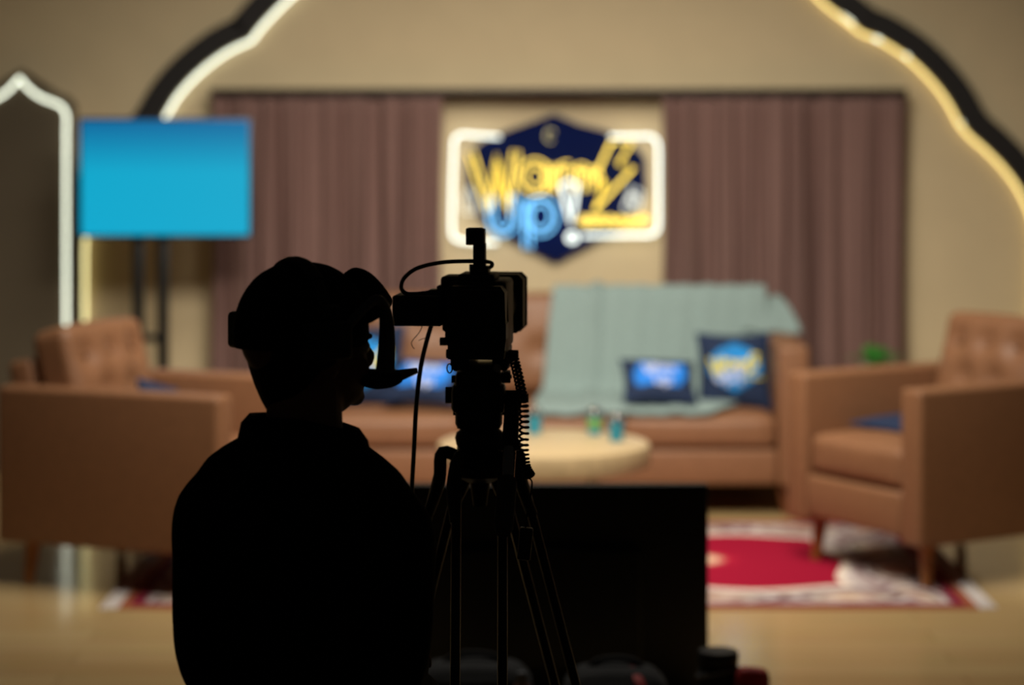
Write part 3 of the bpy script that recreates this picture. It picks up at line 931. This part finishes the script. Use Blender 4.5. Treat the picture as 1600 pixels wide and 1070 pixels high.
# hair at the nape and temples
mb = MB()
mb.rings([(0, -.030, 1.05, .030, .025), (0, -.030, 1.07, .048, .034), (0, -.030, 1.095, .058, .045), (0, -.027, 1.133, .071, .060), (0, -.022, 1.17, .079, .078), (0, -.02, 1.21, .078, .080)], M=MH)
link_mesh('hair', remeshed(mb, 0.005, 4, 'hair'), M_HAIR, man)
# cap
mb = MB()
rows = []
for k in range(10):
    a_ = math.pi / 2 * k / 9
    rows.append((0, -.004, 1.165 + .111 * math.sin(a_), max(.004, .089 * math.cos(a_) ** .8), max(.004, .107 * math.cos(a_) ** .8)))
mb.rings([(0, -.004, 1.150, .086, .104)] + rows, M=MH)
capo = link_mesh('cap', remeshed(mb, 0.005, 3, 'cap'), M_CAP, man)
MB().ball((0, -.004, 1.277), (.008, .008, .005), 12, M=MH).build('cap_button', M_CAP, capo)
def bill(u, v):
    x = (u - .5) * 2
    ly = .098 * math.sqrt(max(0, 1 - (x * .84) ** 2)) + 0.0
    ext = .066 * (1 - abs(x) ** 2.4) ** .6 if abs(x) < 1 else 0
    t = math.radians(-36)
    y = ly + ext * v * math.cos(t)
    z = 1.262 - .078 * x * x + ext * (.15 * v + .85 * v * v) * math.sin(t) * 1.15 * (1 - .5 * x * x)
    return MH @ Vector((x * .078, y - .006, z))
mb = MB(); mb.grid(bill, 30, 12)
link_mesh('cap_bill', solidify(mb.mesh('bill'), 0.004), M_CAP, capo)
# shirt
mb = MB()
mb.rings([(0, .008, .455, .160, .128), (0, .008, .50, .172, .135), (0, .0, .56, .166, .128), (0, .0, .65, .158, .122), (0, .0, .75, .160, .120), (0, .0, .85, .166, .116), (0, 0, .91, .169, .106), (0, 0, .94, .166, .098), (0, 0, .965, .160, .092), (0, 0, .987, .144, .085), (0, 0, 1.004, .120, .076), (0, .003, 1.018, .095, .072), (0, .005, 1.028, .075, .068)])
for s in (-1, 1):
    limb(mb, [(s * .085, 0, .965), (s * .136, 0, .905), (s * .142, -.012, .83), (s * .140, -.030, .72), (s * .132, .0, .662), (s * .140, .10, .652), (s * .139, .185, .643)], [.045, .058, .0535, .051, .046, .043, .037])
lean_all(mb)
shirt = link_mesh('shirt', remeshed(mb, 0.006, 5, 'shirt'), M_CLOTH, man)
mb = MB()
prof_c = [(.062, 1.000), (.070, 1.048), (.078, 1.052), (.090, 1.038), (.098, .998), (.094, .978), (.084, .985)]
for (r0, z0), (r1, z1) in zip(prof_c, prof_c[1:]):
    pass
mb.lathe(prof_c, seg=40)
for v in mb.bm.verts:
    v.co.y = v.co.y * .93 + .006
    v.co.z -= .30 * max(0, v.co.x) + .10 * max(0, v.co.y)
    v.co.x *= 1.05 if v.co.x > 0 else 1.06
me_c = mb.mesh('collar')
link_mesh('collar', me_c, M_CLOTH, shirt)
# trousers, shoes
mb = MB()
mb.rings([(0, .02, .452, .165, .12), (0, .012, .50, .172, .130), (0, .008, .56, .165, .128), (0, .006, .60, .160, .122)])
for s in (-1, 1):
    limb(mb, [(s * .085, .02, .528), (s * .11, .22, .525), (s * .13, .43, .508), (s * .13, .455, .44), (s * .13, .452, .28), (s * .13, .450, .10)], [.090, .083, .068, .066, .060, .058])
link_mesh('trousers', remeshed(mb, 0.007, 5, 'trousers'), M_TROUSER, man)
for s in (-1, 1):
    mb = MB()
    mb.ball((s * .13, .515, .045), (.047, .115, .040), 18); mb.box((s * .13, .505, .014), (.086, .235, .028), .012, 2); mb.ball((s * .13, .445, .07), (.046, .055, .055), 16)
    link_mesh('shoe', remeshed(mb, 0.006, 4, 'shoe'), M_RUBBER, man)

st = empty('stool', 'low black stool carrying the seated camera operator', 'stool', (PX, PY, 0))
MB().lathe([(.14, .39), (.165, .395), (.17, .41), (.165, .435), (.14, .442)], seg=36).build('seat', M_BLACK, st)
for sx_ in (-1, 1):
    for sy_ in (-1, 1):
        MB().tube([(sx_ * .145, sy_ * .145, 0), (sx_ * .095, sy_ * .095, .392)], [.012, .012], 12).build('leg', M_BLACKMETAL, st)

# ------------------------------------------------------------------ headset worn over the cap
hs = empty('headset', 'black intercom headset with boom microphone worn over the cap', 'headset', (PX + HC.x, PY + HC.y, 0), YAW)
arc = [(.098 * math.sin(math.radians(a_)), -.014, 1.165 + .1135 * math.cos(math.radians(a_))) for a_ in range(-88, 89, 8)]
mb = MB(); mb.tube(arc, .010, 10, flat=.45)
mb.tube([p for p in arc[6:-6]], .013, 10, flat=.5)
mb.build('headband', M_BLACK, hs)
for s in (-1, 1):
    mb = MB()
    mb.box((s * .112, -.026, 1.168), (.044, .066, .056), .008, 3)
    mb.box((s * .106, -.018, 1.204), (.022, .030, .03), .004)
    c_ = mb.build('ear_cup', M_BLACK, hs)
    MB().lathe([(.022, 0), (.036, .002), (.038, .008), (.036, .014), (.022, .016)], seg=24, M=Matrix.Translation((s * .086, -.022, 1.160)) @ Matrix.Rotation(math.radians(90), 4, 'Y') @ Matrix.Translation((0, 0, -.008))).build('ear_pad', M_RUBBER, c_)
mb = MB()
mb.tube(catmull([(.108, .0, 1.175), (.104, .035, 1.205), (.092, .072, 1.222), (.080, .094, 1.200), (.072, .102, 1.160), (.066, .103, 1.112)], 6), [.007] * 12 + [.008 + .0004 * i for i in range(19)], 10)
mb.build('boom_arm', M_GREYPL, hs)
mic = MB(); mic.tube(catmull([(.032, .082, 1.102), (.044, .098, 1.098), (.058, .116, 1.099), (.064, .130, 1.103)], 4), [.011, .013, .0145, .015, .0155, .0155, .015, .0145, .014, .013, .012, .011, .010], 14)
mo = mic.build('microphone', M_RUBBER, hs)
tip = MB(); tip.tube([(.063, .128, 1.103), (.072, .156, 1.110)], [.0095, .0045], 12); tip.build('microphone_tip', mat('pale_mic_tip', (120, 88, 70), .6), mo)

# ------------------------------------------------------------------ tripod
D = 4.20
S = D / FPX
T0 = P(750, 700, D)
tri = empty('tripod', 'black video tripod with fluid head and pan handle, right of the operator', 'tripod', (T0.x, D, 0))
def pbox(mb, x0, y0, x1, y1, depth=0.05, dy=0.0, bev=0.003):
    a_, b_ = P(x0, y0, D), P(x1, y1, D)
    mb.box(((a_.x + b_.x) / 2, D + dy, (a_.z + b_.z) / 2), (b_.x - a_.x, depth, a_.z - b_.z), bev)
    return mb
def pcyl(mb, x0, x1, y, r, dy=0.0, seg=20):
    a_, b_ = P(x0, y, D), P(x1, y, D)
    mb.cyl((a_.x, D + dy, a_.z), (b_.x, D + dy, b_.z), r * S, seg=seg)
    return mb
# fluid head
mb = MB()
pbox(mb, 712, 578, 784, 606, .09, 0, .008)
pbox(mb, 706, 598, 790, 642, .10, 0, .010)
pbox(mb, 712, 632, 785, 668, .095, 0, .012)
pbox(mb, 722, 572, 776, 582, .08, 0, .003)
mb.build('fluid_head', M_BLACK, tri, wc=True)
for (x0, x1, y, r, dy) in ((705, 714, 592, 6, 0), (696, 707, 617, 13, 0), (708, 712, 640, 9, 0), (784, 789, 640, 9, 0)):
    mb = MB(); pcyl(mb, x0, x1, y, r, dy); mb.build('knob', M_RUBBER, tri, wc=True)
mb = MB(); pbox(mb, 784, 580, 798, 596, .05, 0, .002); pbox(mb, 786, 586, 800, 590, .03, 0, .001); mb.build('head_lever', M_BLACK, tri, wc=True)
# bowl and spider
Mx = Matrix.Translation((T0.x, D, 0))
zz = lambda y: P(0, y, D).z
mb = MB(); mb.lathe([(18 * S, zz(712)), (30 * S, zz(706)), (37 * S, zz(694)), (39 * S, zz(684)), (37 * S, zz(676)), (28 * S, zz(668))], seg=36, M=Mx)
mb.build('bowl', M_BLACK, tri, wc=True)
mb = MB(); mb.lathe([(22 * S, zz(752)), (40 * S, zz(742)), (48 * S, zz(725)), (44 * S, zz(712)), (26 * S, zz(708))], seg=36, M=Mx)
mb.cyl((T0.x, D, zz(752)), (T0.x, D, zz(790)), .018, .012)
mb.build('spider', M_BLACK, tri, wc=True)
# twin tube legs
apex = Vector((T0.x, D, zz(735)))
DIRS = [Vector((0.0, -1.0, 0)), Vector((0.866, 0.5, 0)), Vector((-0.866, 0.5, 0))]
for i, dv in enumerate(DIRS):
    side = Vector((dv.y, -dv.x, 0))
    foot = Vector((apex.x, apex.y, 0)) + dv * 0.315
    hinge = apex + dv * 0.055 + Vector((0, 0, 0.012))
    ax = (foot - hinge)
    lg = MB()
    hw = 0.046
    for s in (-1, 1):
        p0 = hinge + side * (s * hw * .86); p1 = hinge + ax * 0.54 + side * (s * hw * .86)
        lg.tube([p0, p1], .0085, 12)
    lo = lg.build('leg', M_BLACKMETAL, tri, wc=True)
    mb = MB()
    for s in (-1, 1):
        mb.tube(catmull([apex + dv * .015 + side * (s * .02) + Vector((0, 0, .016)), hinge + side * (s * .034) + Vector((0, 0, .020)), hinge + side * (s * hw) - Vector((0, 0, .03)), hinge + ax * 0.10 + side * (s * hw * .88)], 5), [.010, .0105, .011, .0112, .0112, .0112, .0112, .0112, .0112, .011, .0108, .0106, .0104, .0102, .010, .010], 12)
    mb.build('leg_shoulder', M_BLACK, lo, wc=True)
    mb = MB()
    mb.tube([hinge + ax * 0.50, hinge + ax * 0.80], .0085, 12)
    q = hinge + ax * 0.54
    mb.tube([q - side * .052, q + side * .052], .014, 12)
    mb.tube([hinge + ax * 0.80, hinge + ax * 0.985], .007, 12)
    mb.tube([hinge + ax * 0.79, hinge + ax * 0.82], .015, 12)
    mb.build('lower_tube', M_BLACKMETAL, lo, wc=True)
    MB().lathe([(.022, 0), (.024, .003), (.022, .014), (.008, .03)], (foot.x, foot.y, 0), 20).build('rubber_foot', M_RUBBER, lo, wc=True)
# pan handle: hangs from a rosette on the right of the head towards the operator
h0, h1, h2, h3 = P(801, 620, 4.16), P(797, 692, 4.10), P(793, 750, 4.04), P(786, 832, 3.95)
mb = MB()
pcyl(mb, 786, 815, 622, 13, 0)
mb.tube([h0, h1], [.013, .014], 14)
mb.tube([h1 + Vector((0, 0, .006)), h1 - Vector((0, .004, .012))], [.0165, .0165], 16)
hd = mb.build('pan_handle', M_BLACK, tri, wc=True)
mb = MB(); pcyl(mb, 813, 826, 622, 7, 0); mb.build('clamp_knob', M_RUBBER, hd, wc=True)
MB().tube([h1, h2], .0112, 16).build('handle_tube', mat('satin_grey_tube', (150, 150, 152), .22, .05, metal=.9), hd, wc=True)
MB().tube([h2, h2.lerp(h3, .05), h2.lerp(h3, .9), h3], [.0145, .0165, .0165, .012], 18).build('foam_grip', mat('dark_grey_foam', (74, 74, 76), .9, .2, 200, .3), hd, wc=True)

# ------------------------------------------------------------------ video camera on the tripod, turned slightly right
C0 = P(754, 572, D)
cam_yaw = math.radians(-6)
vc = empty('video_camera', 'black video camera with battery and lens hood mounted on the tripod', 'video camera', (C0.x, D, C0.z), cam_yaw)
def k(px): return (px - 747) * S
def kz(py): return (572 - py) * S
def vbox(mb, x0, y0, x1, y1, ya, yb, bev=0.003, seg=2):
    mb.box(((k(x0) + k(x1)) / 2, (ya + yb) / 2, (kz(y0) + kz(y1)) / 2), (k(x1) - k(x0), abs(yb - ya), kz(y0) - kz(y1)), bev, seg)
    return mb
mb = MB()
vbox(mb, 700, 437, 788, 545, -.045, .085, .008, 3)
vbox(mb, 690, 452, 704, 520, -.02, .06, .006)
vbox(mb, 711, 427, 768, 440, -.03, .06, .004)
vbox(mb, 683, 431, 712, 450, -.02, .05, .006)
vbox(mb, 676, 446, 700, 460, -.015, .04, .003)
mb.prism([(k(686), kz(505)), (k(704), kz(505)), (k(704), kz(524)), (k(695), kz(522)), (k(686), kz(514))], -.02, .05)
mb.build('body', M_BLACK, vc)
mb = MB()
ch = [(701, 452), (708, 442), (783, 442), (790, 452), (790, 497), (792, 500), (792, 523), (788, 526), (788, 554), (702, 554), (702, 526), (698, 523), (698, 500), (701, 497)]
mb.prism([(k(x), kz(y)) for x, y in ch], -.085, -.043)
bat = mb.build('battery', mat('dark_battery_plastic', (10, 10, 11), .45, .15), vc, smooth=False)
mb = MB(); vbox(mb, 706, 446, 785, 448, -.087, -.084, .0005); mb.build('battery_edge', M_GREYPL, bat)
mb = MB(); vbox(mb, 612, 459, 690, 506, -.06, .03, .004); vbox(mb, 608, 456, 640, 509, -.075, -.02, .002) if False else None
mb.build('viewfinder', M_BLACK, vc)
mb = MB(); vbox(mb, 664, 452, 684, 462, -.02, .02, .002); mb.build('viewfinder_mount', M_BLACKMETAL, vc)
lens_c = Vector((k(752), 0, kz(483)))
mb = MB(); mb.cyl((lens_c.x, .08, lens_c.z), (lens_c.x, .135, lens_c.z), .038, .042, 32); mb.build('lens', M_BLACK, vc)
hx = [(-44, 34), (-34, 44), (36, 44), (44, 36), (44, -36), (34, -46), (-36, -46), (-44, -36)]
hood = MB(); hood.prism([(lens_c.x + x * S * 1.05, lens_c.z + z * S * 1.05) for x, z in hx], .135, .185)
ho = hood.build('lens_hood', M_BLACK, vc, smooth=False)
mb = MB(); mb.prism([(lens_c.x + x * S * 1.10, lens_c.z + z * S * 1.08) for x, z in hx], .185, .192); mb.build('hood_flange', M_BLACK, ho, smooth=False)
# upright bracket on the top plate
mb = MB(); vbox(mb, 733, 379, 752, 420, -.012, .012, .002); vbox(mb, 728, 415, 758, 430, -.02, .02, .004); pcyl_ = None
mb.cyl((k(727), -.004, kz(418)), (k(734), -.004, kz(418)), .006)
up = mb.build('top_bracket', M_BLACKMETAL, vc)
mb = MB(); vbox(mb, 722, 356, 746, 382, -.016, .016, .002); mb.build('receiver_box', M_BLACK, up)
mb = MB(); vbox(mb, 745, 357, 751, 384, -.012, .012, .002); mb.build('brass_clip', mat('dull_brass', (120, 96, 58), .4, .15, metal=.6), up)
# underside rails, plate and knobs
mb = MB()
vbox(mb, 704, 542, 787, 556, -.06, .07, .003)
vbox(mb, 702, 555, 731, 568, -.05, .07, .002); vbox(mb, 767, 555, 792, 568, -.05, .07, .002)
vbox(mb, 703, 566, 790, 574, -.05, .07, .002)
mb.build('base_plate', M_BLACK, vc)
for (x0, x1, y, r) in ((680, 700, 534, 6.5), (690, 702, 553, 7), (788, 803, 554, 8)):
    mb = MB(); mb.cyl((k(x0), .0, kz(y)), (k(x1), .0, kz(y)), r * S, seg=18); mb.build('side_knob', M_RUBBER, vc)
for (x, y, m_) in ((776, 568, M_STEEL), (712, 568, M_BLACKMETAL)):
    mb = MB(); mb.cyl((k(x), -.064, kz(y)), (k(x), -.048, kz(y)), 6.2 * S, seg=18); mb.cyl((k(x), -.050, kz(y)), (k(x), -.02, kz(y)), 4.0 * S, seg=12); mb.build('rod_end', m_, vc)
mb = MB(); mb.tube(circ(0, 0, 5 * S, 7 * S, 16) if False else [Vector((k(701) + 4 * S * math.cos(a_), -.052, kz(571) + 7 * S * math.sin(a_))) for a_ in [i * math.pi / 8 for i in range(16)]], .0013, 6, closed=True); mb.build('lanyard_ring', M_BLACKMETAL, vc)
mb = MB(); vbox(mb, 731.5, 565.2, 766.5, 566.2, -.046, .065, .0003); mb.build('brass_rail', mat('yellow_brass_rail', (196, 170, 60), .35, .1, metal=.5), vc)

# ------------------------------------------------------------------ cables
def wire(name, label, pts, r, m=M_RUBBER, n=8, cat='cable', group=None):
    o = MB().tube(catmull(pts, n), r, 10).build(name, m)
    return set_tags(o, label, cat, group)
Q = lambda x, y, dy=0.0: P(x, y, D + dy)
wire('looped_cable', 'black cable looping over the top of the video camera', [Q(676, 456, -.01), Q(650, 459, -.02), Q(634, 458, -.03), Q(627, 449, -.035), Q(632, 434, -.04), Q(652, 419, -.045), Q(690, 410, -.045), Q(735, 408, -.04), Q(763, 409, -.02), Q(769, 414, 0), Q(762, 420, .01), Q(750, 423, .012)], .0036)
wire('camera_cable', 'black cable hanging down from the viewfinder to the floor', [Q(675, 505), Q(668, 528, -.01), Q(660, 560, -.015), Q(655, 590, -.02), Q(650, 640, -.02), Q(647, 700, -.01), Q(643, 778, .0), Q(640, 900, .02), Vector((-.178, 4.25, .25)), Vector((-.17, 4.27, .02)), Vector((-.12, 4.36, .0045)), Vector((.0, 4.5, .0045))], .0040, mat('dark_cable_jacket', (26, 26, 28), .35))
set_tags(MB().tube(catmull([Q(661, 506), Q(657, 516), Q(653, 522), Q(646, 530), Q(643, 536), Q(645, 542), Q(648, 545)], 5), .0008, 6).tube(catmull([Q(672, 518), Q(666, 527), Q(658, 530), Q(654, 532)], 5), .0006, 6).build('loose_wire', M_RUBBER), 'thin frayed wire dangling under the viewfinder', 'wire')
# coiled cord
axis = catmull([Q(801, 552, -.02), Q(806, 572, -.03), Q(812, 598, -.05), Q(817, 625, -.07), Q(819, 660, -.09), Q(818, 700, -.11), Q(821, 728, -.12), Q(829, 744, -.13)], 24)
coil = []
fr = frames(axis)
turns = 31.0
NS = 500
for i in range(NS + 1):
    f = i / NS * (len(axis) - 1); j = min(int(f), len(axis) - 2)
    c_ = axis[j].lerp(axis[j + 1], f - j); u_, w_ = fr[j]
    a_ = 2 * math.pi * turns * i / NS
    coil.append(c_ + u_ * (.0074 * math.cos(a_)) + w_ * (.0074 * math.sin(a_)))
cc = set_tags(MB().tube(coil, .0022, 6).tube(catmull([coil[-1], Q(831, 752, -.13), Q(829, 775, -.14), Q(824, 800, -.15), Q(821, 826, -.15)], 6), .0014, 6).build('coiled_cord', M_RUBBER), 'black coiled cord running down beside the pan handle', 'cord')
rc = MB(); a_, b_ = P(810, 824, D - .15), P(831, 874, D - .15)
rc.box(((a_.x + b_.x) / 2, D - .15, (a_.z + b_.z) / 2), (b_.x - a_.x, .02, a_.z - b_.z), .003, ry=math.radians(6))
set_tags(rc.build('remote_control', M_BLACK), 'small black remote control box hanging from the coiled cord', 'remote control')

# ------------------------------------------------------------------ black monitor on the floor and the gear round it
DM = 6.15
mon = empty('floor_monitor', 'large black monitor on the floor between the tripod and the coffee table', 'monitor', (P(832, 0, DM).x, DM, 0), math.radians(0))
a_, b_ = P(560, 757, DM), P(1107, 1082, DM)
mw, mh_, mz = b_.x - a_.x, a_.z - b_.z, (a_.z + b_.z) / 2
cxm = (a_.x + b_.x) / 2 - P(832, 0, DM).x
mb = MB(); mb.box((cxm, .02, mz), (mw, .035, mh_), .006); mb.build('panel', M_BLACK, mon)
mb = MB(); mb.box((cxm, -.012, mz - .05), (mw * .62, .04, mh_ * .6), .015, 3); mb.build('back_housing', M_BLACK, mon)
for s in (-1, 1):
    mb = MB(); mb.box((cxm + s * mw * .34, .02, mz - mh_ / 2 - .02), (.05, .03, .06), .004); mb.box((cxm + s * mw * .34, .02, .012), (.06, .24, .024), .006); mb.box((cxm + s * mw * .34, .02, .03), (.04, .026, .05), .003); mb.build('foot', M_BLACKMETAL, mon)

M_BAG = mat('black_bag_cloth', (16, 16, 19), .9, .25, 60, .3)
M_RED = mat('dark_red_webbing', (150, 14, 18), .7, .15, 60)
def bag(label, x, y, w, d_, h, strap=True):
    r = empty('equipment_bag', label, 'bag', (x, y, 0), 0, 'equipment bags under the monitor')
    mb = MB(); mb.merge(soft_box(w, d_, h, .04, 12, (.012, .012, .014)), Matrix.Translation((0, 0, h / 2))); mb.build('body', M_BAG, r)
    MB().tube(catmull([(-w * .3, 0, h - .004), (-w * .2, 0, h + .02), (0, 0, h + .028), (w * .2, 0, h + .02), (w * .3, 0, h - .004)], 5), .008, 8).build('handle', M_BAG, r)
    MB().tube([(x_, -d_ / 2 - .008, h * .72) for x_ in (-w * .42, 0, w * .42)], .004, 6).build('zip', M_GREYPL, r)
    if strap:
        mb = MB(); mb.tube(catmull([(w * .16, -.01, h + .010), (w * .24, -d_ / 2 - .004, h * .92), (w * .30, -d_ / 2 - .017, h * .5), (w * .36, -d_ / 2 - .012, h * .1)], 6), .012, 8, flat=.3); mb.build('strap', M_RED, r)
    return r
bag('black equipment bag with a dark red strap, right of the tripod legs', .245, 5.72, .23, .17, .18)
bag('plain black equipment bag behind the tripod legs', -.09, 5.75, .26, .17, .185, False)
bo = empty('bottle', 'pinkish bottle standing between the two equipment bags', 'bottle', (P(815, 0, 5.62).x, 5.62, 0))
MB().lathe([(.019, 0), (.021, .004), (.021, .15), (.016, .17), (.012, .175)], seg=24).build('body', mat('dusty_pink_bottle', (150, 110, 110), .4, .1), bo)
MB().lathe([(.0135, .173), (.0135, .196), (.011, .199)], seg=20).build('cap', M_GREYPL, bo)
cs = empty('lens_case', 'black round lens case with a grey ring beside the monitor corner', 'case', (P(1122, 0, 5.85).x, 5.85, 0))
MB().lathe([(.045, 0), (.048, .004), (.048, .165), (.044, .172)], seg=32).build('body', M_BAG, cs)
MB().lathe([(.045, .17), (.05, .172), (.05, .192), (.046, .198)], seg=32).build('lid', M_BLACK, cs)
MB().tube([Vector((.0495 * math.cos(t_), .0495 * math.sin(t_), .145 + .014 * math.cos(t_ * 1.0 + .8))) for t_ in [i * math.pi / 16 for i in range(32)]], .005, 8, closed=True).build('ring', M_GREYPL, cs)
rp_ = empty('red_pouch', 'small dark red pouch right of the round lens case', 'pouch', (P(1172, 0, 5.8).x, 5.8, 0))
mb = MB(); mb.merge(soft_box(.078, .05, .165, .015, 8, (.004, .006, .004)), Matrix.Translation((0, 0, .0825)) @ Matrix.Rotation(math.radians(6), 4, 'Y')); mb.build('body', M_RED, rp_)
MB().tube([(-.036, -.032, .128), (.036, -.032, .121)], .003, 6).build('zip', M_BAG, rp_)
